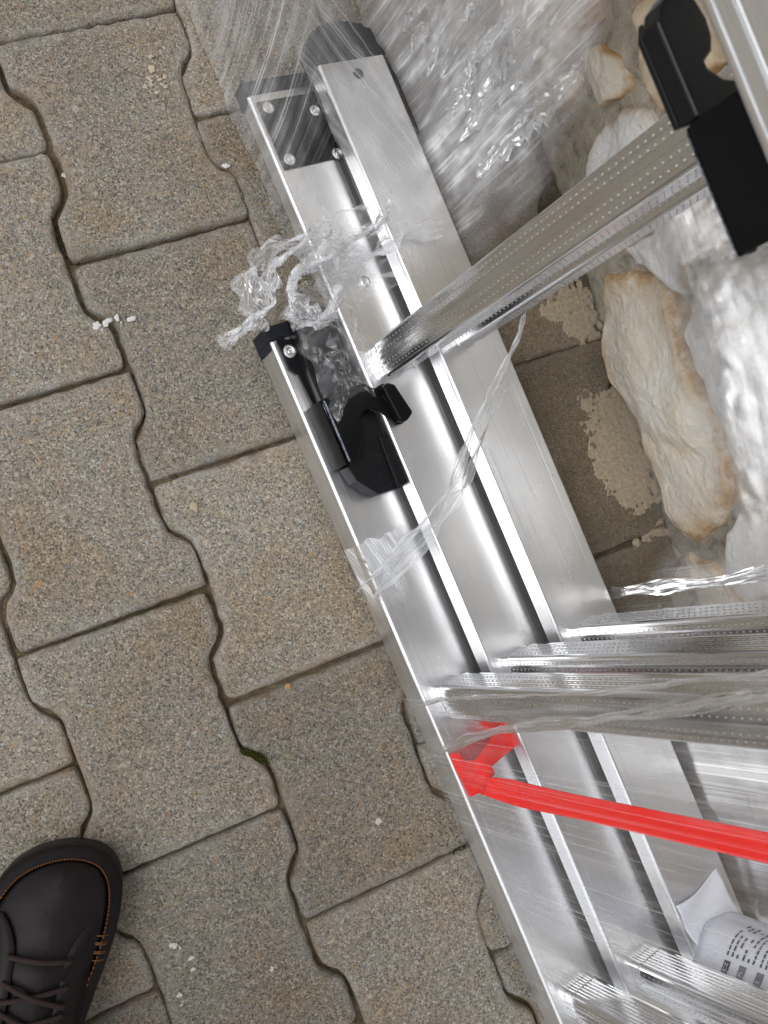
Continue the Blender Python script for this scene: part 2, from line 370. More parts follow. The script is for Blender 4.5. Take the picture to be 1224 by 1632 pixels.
# ------------------------------------------------------------------ stone wall
wall = link('stone_wall', None, None, (.478, 0, 0)); tag(wall, 'rubble stone wall of cream and white stones in mortar behind the ladder', 'wall')
ny, nzz = 300, 110
V, F = [], []
for i in range(ny+1):
    for j in range(nzz+1):
        y, z = -1.6+3.2*i/ny, -.03+1.25*j/nzz
        x = -.007 + .006*nz(y*22, z*22, 3) + .005*nz(y*60, z*60, 5)
        V.append((x, y, z))
for i in range(ny):
    for j in range(nzz): F.append((i*(nzz+1)+j, i*(nzz+1)+j+1, (i+1)*(nzz+1)+j+1, (i+1)*(nzz+1)+j))
k = len(V); V += [(.35, -1.6, -.03), (.35, 1.6, -.03), (.35, 1.6, 1.22), (.35, -1.6, 1.22)]
c00, c01, c10, c11 = 0, nzz, ny*(nzz+1), ny*(nzz+1)+nzz
F += [(k, k+1, k+2, k+3)]
F += [(k, k+3, c01, c00), (k+1, c10, c11, k+2), tuple([k+3, k+2] + [i*(nzz+1)+nzz for i in range(ny, -1, -1)])]
obj('mortar_bed', V, F, M_MORTAR, wall, True)
def stone(poly, mat, out=.022, seed=0, flat=.75):
    n0 = len(poly); pts = [Vector(p) for p in poly]
    per = sum((pts[i]-pts[(i+1) % n0]).length for i in range(n0)); step = max(.003, per/110)
    res = []
    for i in range(n0):
        a, b = pts[i], pts[(i+1) % n0]; k = max(1, round((b-a).length/step))
        for j in range(k): res.append(a.lerp(b, j/k))
    n = len(res)
    ja = min(.007, per*.016)
    res = [p + Vector((nz(p.x*70+seed, p.y*70), nz(p.x*70, p.y*70+seed)))*ja for p in res]
    res = [(res[i-1]*.25+res[i]*.5+res[(i+1) % n]*.25) for i in range(n)]
    c = sum(res, Vector((0, 0)))/n
    V, F, at = [], [], []
    rp = random.Random(int(seed*100)+3); ext = max((p-c).length for p in res)
    planes = [(Vector((math.cos(a), math.sin(a))), rp.uniform(.05, .65)*ext, rp.uniform(.12, .55)) for a in [rp.uniform(0, 6.28) for _ in range(7)]]
    def hgt_(q):
        h = out
        for d_, o_, sl in planes: h = min(h, out - max(0, (q-c).dot(d_)-o_)*sl)
        h = max(h, out*.62)
        return h + .0042*nz(q.x*24+seed, q.y*24, 1) + -.0030*abs(nz(q.x*38, q.y*38+seed, 2)) + .0010*nz(q.x*150, q.y*150, seed)
    SS = ((1.0, -.012, 1), (1.0, .30, 1), (.985, .66, 1), (.955, .88, 1), (.91, 1, .75), (.87, 1, .5), (.82, 1, .3), (.76, 1, .1), (.70, 1, 0), (.63, 1, 0), (.56, 1, 0), (.48, 1, 0), (.40, 1, 0), (.31, 1, 0), (.21, 1, 0), (.10, 1, 0))
    for s, d, r in SS:
        for p in res:
            q = c.lerp(p, s)
            V.append((-(hgt_(q)*d) if d > 0 else -d, q.x, q.y)); at.append(r)
    m_ = len(SS)
    for k in range(m_-1):
        for i in range(n): F.append((k*n+i, (k+1)*n+i, (k+1)*n+(i+1) % n, k*n+(i+1) % n))
    V.append((-hgt_(c), c.x, c.y)); at.append(0)
    for i in range(n): F.append(((m_-1)*n+i, m_*n, (m_-1)*n+(i+1) % n))
    o = fix(obj('stone', V, F, mat, wall, False))
    a = o.data.attributes.new('rim', 'FLOAT', 'POINT')
    for i, x in enumerate(at): a.data[i].value = x
    return o
STONES = [
    ('A', M_ST1, .030, [(0.152, 0.036), (0.145, 0.059), (0.138, 0.088), (0.125, 0.113), (0.114, 0.129), (0.098, 0.134), (0.083, 0.136), (0.067, 0.135), (0.051, 0.133), (0.037, 0.135), (0.022, 0.138), (0.007, 0.142), (-0.006, 0.146), (-0.020, 0.146), (-0.034, 0.137), (-0.050, 0.135), (-0.068, 0.131), (-0.083, 0.120), (-0.099, 0.102), (-0.110, 0.072), (-0.117, 0.041), (-0.108, 0.031), (-0.094, 0.023), (-0.075, 0.019), (-0.056, 0.015), (-0.032, 0.012), (-0.004, 0.015), (0.020, 0.021), (0.042, 0.016), (0.063, 0.006), (0.084, 0.008), (0.105, 0.017), (0.127, 0.019)]),
    ('B', M_ST2, .026, [(0.088, 0.146), (0.107, 0.166), (0.107, 0.198), (0.094, 0.254), (0.088, 0.270), (0.023, 0.265), (-0.074, 0.222), (-0.093, 0.166), (-0.084, 0.151), (-0.053, 0.144), (-0.018, 0.149), (0.010, 0.145), (0.040, 0.140), (0.064, 0.140)]),
    ('C', M_ST2, .024, [(0.159, 0.080), (0.158, 0.124), (0.157, 0.194), (0.140, 0.200), (0.117, 0.196), (0.112, 0.182), (0.117, 0.165), (0.094, 0.146), (0.110, 0.133), (0.126, 0.117), (0.143, 0.091)]),
    ('D', M_ST2, .022, [(0.238, 0.050), (0.257, 0.073), (0.263, 0.099), (0.262, 0.133), (0.254, 0.155), (0.236, 0.167), (0.170, 0.165), (0.172, 0.115), (0.185, 0.060)]),
    ('E', M_ST1, .020, [(0.323, 0.104), (0.327, 0.116), (0.314, 0.142), (0.295, 0.154), (0.272, 0.155), (0.268, 0.148), (0.273, 0.124), (0.276, 0.108), (0.299, 0.102)]),
    ('F', M_ST3, .022, [(0.314, 0.185), (0.315, 0.217), (0.290, 0.265), (0.252, 0.273), (0.227, 0.266), (0.227, 0.249), (0.231, 0.202), (0.234, 0.180), (0.250, 0.175), (0.270, 0.173), (0.290, 0.181)]),
    ('G', M_ST1, .018, [(0.323, 0.035), (0.332, 0.063), (0.321, 0.094), (0.311, 0.092), (0.303, 0.076), (0.303, 0.051), (0.314, 0.034)]),
    ('H', M_ST3, .024, [(0.476, 0.004), (0.425, 0.081), (0.358, 0.150), (0.336, 0.145), (0.336, 0.119), (0.332, 0.092), (0.344, 0.045), (0.389, 0.007)]),
    ('J', M_ST2, .024, [(-0.088, 0.124), (-0.097, 0.160), (-0.165, 0.154), (-0.172, 0.105), (-0.149, 0.076), (-0.118, 0.102)]),
    ('K', M_ST3, .016, [(-0.045, 0.140), (-0.057, 0.144), (-0.082, 0.149), (-0.082, 0.137), (-0.066, 0.132)]),
    ('L', M_ST1, .02, [(0.107, 0.202), (0.115, 0.205), (0.109, 0.261), (0.102, 0.288), (0.088, 0.284), (0.098, 0.255)]),
    ('M', M_ST1, .022, [(0.221, 0.264), (0.240, 0.284), (0.243, 0.324), (0.218, 0.351), (0.158, 0.325), (0.133, 0.279), (0.149, 0.220), (0.164, 0.195), (0.164, 0.172), (0.222, 0.175), (0.222, 0.200)]),
    ('N', M_ST3, .022, [(0.440, 0.090), (0.500, 0.060), (0.500, 0.170), (0.440, 0.210), (0.345, 0.210), (0.340, 0.160), (0.370, 0.150)]),
    ('P', M_ST1, .022, [(0.325, 0.225), (0.42, 0.222), (0.44, 0.30), (0.36, 0.34), (0.27, 0.34), (0.26, 0.28), (0.295, 0.27)]),
    ('Q', M_ST1, .022, [(-.125, .015), (-.135, .06), (-.16, .08), (-.19, .09), (-.27, .08), (-.28, .015)]),
]
for i, (nm, m, o_, poly) in enumerate(STONES): stone(poly, m, o_, i*3.7)
rnd = random.Random(5)
z = .005; row = 0
while z < 1.15:
    hgt = rnd.uniform(.10, .17); y = -1.58 + rnd.uniform(0, .1)
    while y < 1.5:
        wd = rnd.uniform(.10, .24); cyy = y+wd/2
        if not (-.31 < y+wd and y < .52 and z < .36):
            zz1 = z+hgt-.012+rnd.uniform(-.012, .0)
            poly = [(y, z+rnd.uniform(0, .03)), (y+wd*.3, z+rnd.uniform(0, .012)), (y+wd*.7, z+rnd.uniform(0, .012)), (y+wd-.014, z+rnd.uniform(0, .03)), (y+wd-.012, z+hgt*.55), (y+wd-rnd.uniform(.015, .05), zz1), (y+wd*.5, zz1+.004), (y+rnd.uniform(0, .03), zz1-.006), (y-.001, z+hgt*.5)]
            stone(poly, rnd.choice((M_ST1, M_ST2, M_ST3, M_ST1)), rnd.uniform(.016, .028), rnd.random()*50)
        y += wd
    z += hgt
def crumb_sheet(name, poly, h, seed, mat, parent, off):
    """rough lumpy mortar spill lying on the ground"""
    xs = [p[0] for p in poly]; ys = [p[1] for p in poly]
    def inside(x, y):
        c = False; j = len(poly)-1
        for i in range(len(poly)):
            if (poly[i][1] > y) != (poly[j][1] > y) and x < (poly[j][0]-poly[i][0])*(y-poly[i][1])/(poly[j][1]-poly[i][1])+poly[i][0]: c = not c
            j = i
        return c
    s = .0016; V, F, idx = [], [], {}
    nx, nyy = int((max(xs)-min(xs)+.02)/s), int((max(ys)-min(ys)+.02)/s)
    def vid(i, j):
        if (i, j) not in idx:
            x, y = min(xs)-.01+i*s, min(ys)-.01+j*s
            jx, jy = .008*nz(x*70, y*70, seed), .008*nz(x*70, y*70, seed+9)
            cov = sum(inside(x+jx+.012*math.cos(k*.785), y+jy+.012*math.sin(k*.785)) for k in range(8))/8 if inside(x+jx, y+jy) else 0
            ins = cov > 0 and nz(x*120, y*120, seed+2)*1.1 + .7*nz(x*320, y*320, seed) > .50-cov*1.35
            zz = h*(.40+.45*nz(x*90, y*90, seed)+.45*nz(x*300, y*300, seed))*min(1, .25+cov) if ins else -.003
            idx[(i, j)] = (len(V), ins); V.append((x-off[0], y-off[1], max(zz, -.004)))
        return idx[(i, j)]
    for i in range(nx):
        for j in range(nyy):
            q = [vid(i, j), vid(i+1, j), vid(i+1, j+1), vid(i, j+1)]
            if sum(b for _, b in q) >= 1: F.append(tuple(a for a, _ in q))
    return obj(name, V, F, mat, parent, True)
M_SPILL = mat_plain('mortar_spill', (.37, .31, .225), .95, .2, 300, .6, .0015, var=.6)
crumb_sheet('mortar_spill', [(.420, .064), (.448, .052), (.475, .048), (.478, .013), (.476, -.017), (.475, -.040), (.474, -.072), (.452, -.079), (.433, -.070), (.420, -.05), (.410, -.031), (.410, -.008), (.416, .023)], .0009, 1, M_SPILL, wall, (.478, 0))
crumb_sheet('mortar_spill', [(.400, .148), (.456, .168), (.468, .14), (.470, .104), (.439, .092), (.419, .124)], .0010, 4, M_SPILL, wall, (.478, 0))
crumb_sheet('mortar_spill', [(.43, -.10), (.475, -.09), (.476, -.30), (.44, -.30), (.42, -.2)], .0008, 7, M_SPILL, wall, (.478, 0))

# ------------------------------------------------------------------ the ladder (lies on its long side, leaning on the wall)
LM = Matrix(((.97182, -.09692, .21489, .15562), (.09463, .99529, .02092, 0), (-.21591, 0, .97641, .04498), (0, 0, 0, 1)))
lad = link('aluminium_ladder', None); lad.matrix_world = LM
tag(lad, 'three-section aluminium ladder lying on its side and leaning on the stone wall', 'ladder')
WD = .0669
SEC = [dict(t=0.0, q=0.0, top=.482, y1=.1666, h=.030), dict(t=.0571, q=.027, top=.455, y1=.3641, h=.0165), dict(t=.1162, q=.055, top=.427, y1=.3655, h=.0175)]
YEND = -2.25
def stile_profile(h, grooves=True):
    P = [(0, -h)]
    for zc in ((-.0145, -.012, -.0095, -.007) if grooves else ()):
        P += [(0, zc-.0006), (.00012, zc-.0002), (.00012, zc+.0002), (0, zc+.0006)]
    if not grooves: P += [(0, -.0150), (.0022, -.0146), (.0022, -.0128), (0, -.0124), (0, -.0060), (.0012, -.0057), (.0012, -.0050), (0, -.0047)]
    for i in range(5):
        a = math.pi - i*math.pi/8; P.append((.003+.003*math.cos(a), -.003+.003*math.sin(a)))
    P += [(.0085, 0), (.0088, -.00006), (.0096, -.00006), (.0099, 0), (WD-.0112, 0), (WD-.0108, -.00006), (WD-.0100, -.00006), (WD-.0096, 0)]
    for i in range(5):
        a = math.pi/2 - i*math.pi/8; P.append((WD-.0014+.0014*math.cos(a), -.0014+.0014*math.sin(a)))
    P += [(WD, -h), (WD-.0035, -h), (WD-.0035, -.0028), (.0035, -.0028), (.0035, -h)]
    return P
def extrude_y(P, y0, y1, flip=None, dt=0, dq=0):
    n = len(P)
    Q = [(x+dt, (dq+z) if flip is None else (flip-z)) for x, z in P]
    V = [(x, y0, z) for x, z in Q] + [(x, y1, z) for x, z in Q]
    F = [tuple(range(n)), tuple(range(2*n-1, n-1, -1))] + [(i, n+i, n+(i+1) % n, (i+1) % n) for i in range(n)]
    return V, F
RIVV = lathe([(.0001, 0), (.0052, 0), (.0052, .0012), (.0046, .0019), (.0033, .0022), (.0028, .0014), (.0020, .0010), (.0015, .0014), (.0010, .0006)], 18)
RIVM = fix(link('tmp', mesh('rivet', *RIVV, M_RIVET, False))).data; bpy.data.objects.remove(bpy.data.objects['tmp'])
stiles = {}
for si, s in enumerate(SEC):
    for side in (0, 1):
        P = stile_profile(s['h'], side == 0)
        v, f = extrude_y(P, YEND+.05*si, s['y1'], None if side == 0 else s['top'], s['t'], s['q'])
        stiles[si, side] = fix(obj('stile', v, f, M_STILE, lad))
# rungs
RS = .0155
def rung_section():
    P = []
    # -x face (tread): from y=+ to y=-
    def arc(cx, cy_, a0, a1, r=.0038, n=4):
        for i in range(n+1):
            a = R(a0+(a1-a0)*i/n); P.append((cx+r*math.cos(a), cy_+r*math.sin(a)))
    c = RS-.0038
    arc(-c, c, 90, 180)
    for yy in (.0072, .0024): P.extend([(-RS, yy+.0010), (-RS+.0007, yy+.0006), (-RS+.0007, yy-.0006), (-RS, yy-.0010)])
    for yy in (-.0024, -.0072): P.extend([(-RS, yy+.0010), (-RS+.0007, yy+.0006), (-RS+.0007, yy-.0006), (-RS, yy-.0010)])
    arc(-c, -c, 180, 270)
    for i in range(7):
        x = -.0105+i*.0032; P.extend([(x, -RS), (x+.0007, -RS+.0006), (x+.0014, -RS+.0006), (x+.0021, -RS)])
    arc(c, -c, 270, 360)
    arc(c, c, 0, 90)
    for i in range(7):
        x = .0105-i*.0032; P.extend([(x, RS), (x-.0007, RS-.0006), (x-.0014, RS-.0006), (x-.0021, RS)])
    P = [((x - .0022*(1-(y/.0118)**2)) if x < -RS+.0012 and abs(y) < .0118 else x, y) for x, y in P]
    return P
def extrude_z(P, zs, scales):
    n = len(P); V, F = [], []
    for z_, s_ in zip(zs, scales): V += [(x*s_, y*s_, z_) for x, y in P]
    for k in range(len(zs)-1):
        for i in range(n): F.append((k*n+i, k*n+(i+1) % n, (k+1)*n+(i+1) % n, (k+1)*n+i))
    F += [tuple(range(n))[::-1], tuple(range((len(zs)-1)*n, len(zs)*n))]
    return V, F
RP = rung_section()
def rung_meshes(length):
    zs = [0, .009, .0095, .0115, .0125, length-.0125, length-.0115, length-.0095, length-.009, length]
    sc = [.93, .93, .97, 1.03, 1.0, 1.0, 1.03, .97, .93, .93]
    v, f = extrude_z(RP, zs, sc)
    m = fix(link('tmp', mesh('rung', v, f, M_RUNG))).data; bpy.data.objects.remove(bpy.data.objects['tmp'])
    V, F = [], []
    def stud(o, nrm, t1, r=.00095):
        k = len(V); t2 = nrm.cross(t1)
        for i in range(6):
            a = i*math.pi/3; V.append(o + t1*(r*1.35*math.cos(a)) + t2*(r*.8*math.sin(a)))
        V.append(o+nrm*r*.75); F.extend([(k+i, k+(i+1) % 6, k+6) for i in range(6)])
    zz = .018
    while zz < length-.018:
        for yy in (-.0098, -.0048, .0048, .0098): stud(Vector((-RS-.0022*(1-(yy/.0118)**2)+.0001, yy, zz)), Vector((-1, 0, 0)), Vector((0, 0, 1)))
        for xx in (-.0075, -.0011, .0053):
            for sg in (-1, 1): stud(Vector((xx-.0002, sg*RS, zz+.003)), Vector((0, sg, 0)), Vector((0, 0, 1)), .0008)
        zz += .0058
    ms = mesh('tread_studs', V, F, M_RIVET, True)
    return m, ms
AL, SP = .1732, .2896
for si, s in enumerate(SEC):
    m, ms = rung_meshes(s['top']-s['q']-.0006)
    for k in range(0 if si == 0 else -1, 7):
        y = -(AL+k*SP)
        if y < YEND+.12: continue
        ro = link('rung', m, lad, (s['t']+.42*WD, y, s['q']+.0003))
        st_ = link('tread_studs', ms, ro); tag(st_, kind='stuff')
# end caps, plates, rivets
def rivet(parent, t, y, q, sc=1.0, up_=True):
    o = link('rivet', RIVM, parent, (t, y, q)); o.scale = (sc, sc, sc)
    if not up_: o.rotation_euler.x = math.pi
    return o
def cap(si, side, dy=.011, extra=.0016, skirt=.006):
    s = SEC[si]; h = s['h']; e = extra
    x0, x1 = s['t']-e, s['t']+WD+e
    if side == 0: z0, z1 = s['q']-h-.001, s['q']+e
    else: z0, z1 = s['top']-e, s['top']+h+.001
    v1 = box((x0, s['y1']+.0003, z0), (x1, s['y1']+dy, z1))
    zs = (z0, s['q']-.004) if side == 0 else (s['top']+.004, z1)
    v2 = box((x0, s['y1']-skirt, zs[0]), (s['t']-.0002, s['y1']+.0004, zs[1]))
    v3 = box((s['t']+WD+.0002, s['y1']-skirt, zs[0]), (x1, s['y1']+.0004, zs[1]))
    o = fix(obj('end_cap', *join(v1, v2, v3), M_RUBBER, lad)); return bevel(o, .0016, 3)
for side in (0, 1):
    cap(0, side, .013); cap(1, side, .012)
    # guide plate with four rivets on the middle section
    s = SEC[1]; q = s['q'] if side == 0 else s['top']; sg = 1 if side == 0 else -1
    pl = fix(obj('guide_plate', *join(box((.0625, .296, min(q+sg*.0002, q+sg*.0022)), (.1238, .3570, max(q+sg*.0002, q+sg*.0022)))), M_BLACKP, lad)); bevel(pl, .0007)
    for t_, y_ in ((.0700, .3500), (.0694, .3030), (.1120, .3400), (.1160, .2995)): rivet(pl, t_, y_, q+sg*.0022, 1.0, side == 0)
    # domed bolt further along the middle stile
    bv = lathe([(.0001, 0), (.0056, 0), (.0056, .0010), (.0048, .0024), (.0030, .0033), (.0010, .0037)], 20)
    b = fix(obj('bolt_head', *bv, M_RIVET, lad, True)); b.location = (.0915, .1858, q+sg*.0001)
    if side: b.rotation_euler.x = math.pi
    # rounded ribbed foot on the third section
    s = SEC[2]; pts = []
    c0, rr = s['t']+WD/2+.001, WD/2+.0045
    for i in range(45):
        a = math.pi*i/44; ri = 1+.020*(1 if i % 4 < 2 else -1)
        pts.append((c0+rr*ri*math.cos(a), s['y1']+.004+.033*ri*(max(0, math.sin(a))**.75)))
    pts += [(c0-rr, s['y1']+.0004), (c0+rr, s['y1']+.0004)]
    z0, z1 = (s['q']-s['h']-.003, s['q']-.0012) if side == 0 else (s['top']+.0012, s['top']+s['h']+.003)
    ft = fix(obj('rubber_foot', *join(prism(pts, z0, z1), box((s['t']+WD+.0004, .292, z0), (s['t']+WD+.0070, s['y1']+.0002, z1-.002))), M_RUBBER, lad)); bevel(ft, .0015, 2, 50)
    # dark drilled hole near the end: black disc on the web, the hole's inner shade as colour
    hv = lathe([(.0001, 0), (.0048, 0), (.0048, .0003), (.0001, .0003)], 20); q3 = s['q'] if side == 0 else s['top']
    hl = fix(obj('hole_dark', *hv, M_BLACKP, stiles[2, side])); hl.location = (.1507, .3525, q3+(.0001 if side == 0 else -.0004))

# hooking brackets on the first section, one on each stile
def bracket(side):
    s = SEC[0]; top = s['top']
    def Z(z0, z1): return (z0, z1) if side == 0 else (top-z1, top-z0)
    br = fix(obj('hook_bracket', *join(
        box((.0062, .0455, Z(0.0004, .0290)[0]), (.0085, .1025, Z(.0004, .0290)[1])),                       # upright side
        prism([(.0085, .1025), (.0085, .0457), (.0160, .0451), (.0262, .0575), (.0310, .0660), (.0325, .0745), (.0395, .0815), (.0470, .0818), (.0545, .0765), (.0631, .0609), (.0700, .0600), (.0783, .0650), (.0720, .0930), (.0660, .0980), (.0568, .0960), (.0490, .1035)], *Z(.0290, .0330)),
        ), M_BLACK, lad)); bevel(br, .0007)
    hk = fix(obj('hook_finger', *join(prism([(.0631, .0612), (.0700, .0603), (.0780, .0652), (.0720, .0925), (.0660, .0965), (.0600, .0940)], *Z(.0331, .0420))), M_BLACK, br)); bevel(hk, .0022, 3)
    # pressed edge worn to bright metal along the fold
    w_ = fix(obj('worn_edge', *join(box((.0080, .0470, Z(.03302, .0332)[0]), (.0097, .1005, Z(.03302, .0332)[1]))), M_WORN, br))
    base = fix(obj('base_plate', *join(
        prism([(.0045, .1400), (.0040, .1640), (.0085, .1695), (.0140, .1640), (.0200, .1640), (.0220, .1040), (.0120, .1040), (.0100, .1330)], *Z(.0003, .0030)),
        *([prism([(.0200, .1795), (.0540, .1795), (.0550, .1180), (.0470, .1035), (.0150, .1030), (.0150, .1300)], *Z(.0031, .0150))] if side == 0 else []),
        ), M_BLACKP, br)); bevel(base, .0008)
    rivet(br, .0118, .1536, .0031 if side == 0 else top-.0031, 1.15, side == 0)
    # plastic latch with a stippled grip
    if side == 0:
        poly = [(.0100, .0440), (.0130, .0300), (.0270, .0125), (.0500, .0105), (.0545, .0115), (.0550, .0780), (.0480, .0860), (.0300, .0800), (.0200, .0560), (.0120, .0445)]
        grip = [(.0445, .0120), (.0552, .0118), (.0554, .0560), (.0465, .0575)]
    else:
        poly = [(.0065, .1030), (.0058, .1440), (.0110, .1510), (.0190, .1560), (.0270, .1565), (.0325, .1500), (.0345, .1420), (.0335, .1340), (.0300, .1280), (.0235, .1245), (.0235, .1215), (.0300, .1160), (.0460, .1120), (.0500, .1030)]
        grip = [(.0066, .1040), (.0064, .1430), (.0105, .1500), (.0110, .1040)]
    zl = (.0040, .0225) if side == 0 else (.0235, .0335)
    lv = fix(obj('latch', *prism(poly, *Z(*zl)), M_BLACKP, br)); bevel(lv, .0016, 3)
    gp = fix(obj('latch_grip', *prism(grip, *Z(zl[1]+.0001, zl[1]+.0037)), M_BLACKP, br)); bevel(gp, .0009, 2)
    if side == 0:
        P = []
        for i in range(3):
            for j in range(7): P.append(lathe([(.0001, 0), (.0010, 0), (.0007, .0006), (.0001, .0008)], 8, (.0330+i*.0038, .0160+j*.0058, .0225)))
        obj('grip_dots', *join(*P), M_BLACKP, br, True)
    return br
t_ = NT('worn_steel'); q_ = t_.vec('obj', (1, 1, 1)); n_ = t_.noise(q_, 420, 4, .7)
t_.bsdf(t_.ramp(n_, [(.35, (.05, .06, .08)), (.6, (.42, .48, .56))]), .5, .6); M_WORN = t_.m
for side in (0, 1): bracket(side)

# red strap tying the two stile rows together
def ribbon(path, widths, dirs, mat, name, parent, thick=.0012, folds=0, amp=0, nc=2, seed=0, crease=0.0):
    """strip along path; dirs: across-vector per point; folds: pleats across"""
    V, F, UV = [], [], []
    n = len(path); ln = 0
    for k in range(n):
        d = (path[min(k+1, n-1)]-path[max(k-1, 0)]).normalized(); a = Vector(dirs[k]); a = (a-d*a.dot(d)).normalized(); b = d.cross(a)
        if k: ln += (path[k]-path[k-1]).length
        for i in range(nc):
            u = i/(nc-1)-.5
            off = amp*(math.sin(i*2.1+seed+1.3*math.sin(k*.31+i))*.6 + nz(i*.9, k*.22, seed)) if folds else 0
            q_ = path[k] + a*(u*widths[k]) + b*off
            if folds: q_ = q_ + noise.noise_vector(q_*55 + Vector((seed, 0, 0)))*amp*.9 + noise.noise_vector(q_*150)*amp*.22
            elif nc > 2: q_ = q_ + b*(crease*(1-abs(u)*2)+.0003*nz(u*3, k*.35, seed))
            V.append(q_); UV.append((u*widths[k]*3, ln))
    for k in range(n-1):
        for i in range(nc-1): F.append((k*nc+i, k*nc+i+1, (k+1)*nc+i+1, (k+1)*nc+i))
    o = obj(name, V, F, mat, parent, not folds and nc > 2)
    fa = o.data.attributes.new('fade', 'FLOAT', 'POINT')
    for k in range(len(V)): fa.data[k].value = 1.0
    ul = o.data.uv_layers.new(name='UVMap')
    for lp in o.data.loops: ul.data[lp.index].uv = UV[lp.vertex_index]
    if thick:
        sm = o.modifiers.new('thick', 'SOLIDIFY'); sm.thickness = thick; sm.offset = 0
    return o
strap = link('strap', None, lad); strap['label'] = 'red plastic strap running up between the stiles'
pts = [Vector((.018, -.2540, .004)), Vector((.0195, -.2545, .03)), Vector((.020, -.2550, .09)), Vector((.020, -.2545, .2)), Vector((.020, -.2540, .33)), Vector((.020, -.2540, .478))]
path = catmull([tuple(p) for p in pts], 8)
n = len(path)
ribbon(path, [.0125+.0105*min(1, k/12) for k in range(n)], [(.5-.62*min(1, k/20), 1, 0) for k in range(n)], M_RED, 'strap_run', strap, .0009, 0, 0, 2, 3)
path = catmull([(.004, -.231, .0012), (.008, -.232, .004), (.0135, -.234, .014), (.0165, -.240, .021), (.0200, -.2480, .015), (.0205, -.2530, .006), (.014, -.2545, .0022)], 7)
ribbon(path, [.017]*len(path), [(1, .30, .0)]*len(path), M_RED, 'strap_fold', strap, .0009, 0, 0, 2, 1)
path = catmull([(.0125, -.236, .0175), (.022, -.231, .020), (.036, -.227, .019), (.048, -.224, .018), (.0558, -.221, .018)], 6)
ribbon(path, [.014+.021*k/(len(path)-1) for k in range(len(path))], [(.15, 1, .35)]*len(path), M_RED, 'strap_flap', strap, .0009, 0, 0, 2, 2)
obj('strap_tail', *prism([(.0022, -.2160), (.0100, -.2180), (.0165, -.2440), (.0185, -.2590), (.0055, -.2570), (.0022, -.2300)], .0006, .0020), M_RED, strap)
obj('strap_tail', *prism([(.0400, -.1960), (.0560, -.1950), (.0562, -.2330), (.0480, -.2300)], .0008, .0022), M_RED, strap)

# ------------------------------------------------------------------ stretch film
F_TOP = mat_film('film_top', .46, .42, 700, 3.0, .8, .57, .69, .18, 0, (30, 22), .05)
F_BACK = mat_film('film_back', .85, .50, 520, 12, 1.0, .52, .70, .2, .0012, (60, 34), .28)
F_LOW = mat_film('film_lower', .15, .36, 620, 2.2, .12, .58, .68, .18, 0, (30, 22), .01)
F_LOWB = mat_film('film_lower_back', .45, .60, 420, 3, .5, .53, .68, .2, 0, (26, 18), .06)
F_ROPE = mat_film('film_rope', .45, .70, 900, 8, .7, .50, .66, .2, 0, (60, 40), .16)
F_FOLD = mat_film('film_fold', .34, .60, 500, 8, .6, .54, .68, .16, 0, (80, 40), .05)
F_KNOT = mat_film('film_knot', .46, .70, 900, 20, .75, .54, .68, .16, 0, (60, 60), .10)
F_CRUMP = mat_film('film_crumple', .13, .34, 160, 120, .42, .56, .70, .12, 0, (60, 60), .03)
F_WALL = mat_film('film_wall', .45, .28, 110, 70, .5, .54, .70, .25, .0006, (16, 16), .10)
def sheet(name, fn, nu, nv, mat, parent=None, fade=None, smooth=True):
    V, F, UV = [], [], []
    for i in range(nu+1):
        for j in range(nv+1):
            p, uv = fn(i/nu, j/nv); V.append(p); UV.append(uv)
    for i in range(nu):
        for j in range(nv): F.append((i*(nv+1)+j, i*(nv+1)+j+1, (i+1)*(nv+1)+j+1, (i+1)*(nv+1)+j))
    o = obj(name, V, F, mat, parent, smooth); ul = o.data.uv_layers.new(name='UVMap'); fa = o.data.attributes.new('fade', 'FLOAT', 'POINT')
    for k in range(len(V)): fa.data[k].value = fade(k // (nv+1) / nu, k % (nv+1) / nv) if fade else 1.0
    for lp in o.data.loops: ul.data[lp.index].uv = UV[lp.vertex_index]
    return o
def lerp(a, b, t): return a+(b-a)*t
def film(name, label):
    o = link(name, None); o.matrix_world = LM; tag(o, label, 'plastic film', 'stretch film on the ladder'); return o
def s01(x): x = max(0, min(1, x)); return x*x*(3-2*x)
# wrap round the near end of the ladder
ftop = film('stretch_film', 'clear stretch film wrapped round the capped stile ends, with white stress lines')
def f1(u, v):
    q = lerp(-.002, .50, v)
    y0 = .372 + .02*u*0
    ylo = lerp(.222, .285, s01(v*1.5)) + .012*nz(v*9, 3)
    y = lerp(ylo, .70, u)
    t = lerp(.052, -.012, s01(v*1.1)) + .004*nz(y*18, v*2, 1) + .0018*nz(y*90, v*2.5, 2)
    return (t, y, q), (y, v*.5)
sheet('film_sheet', f1, 120, 26, F_TOP, ftop, lambda u, v: .15+.85*s01(u/.25))
def f2(u, v):
    q = lerp(.045, .46, v)
    ylo = .160 + .10*s01((q-.14)/.22) + .02*nz(v*7, 8)
    y = lerp(ylo, .70, u)
    t = .1875 + .010*nz(y*14+v*1.5, v*2.2, 5) + .006*abs(nz(y*40-v*3, v*4, 6)) + .002*nz(y*120, v*9, 6)
    return (t, y, q), (y, v*.5)
sheet('film_sheet', f2, 220, 50, F_BACK, ftop, lambda u, v: s01(u/.16)*(1-.75*s01((u-.30)/.3)))
rb_ = random.Random(21)
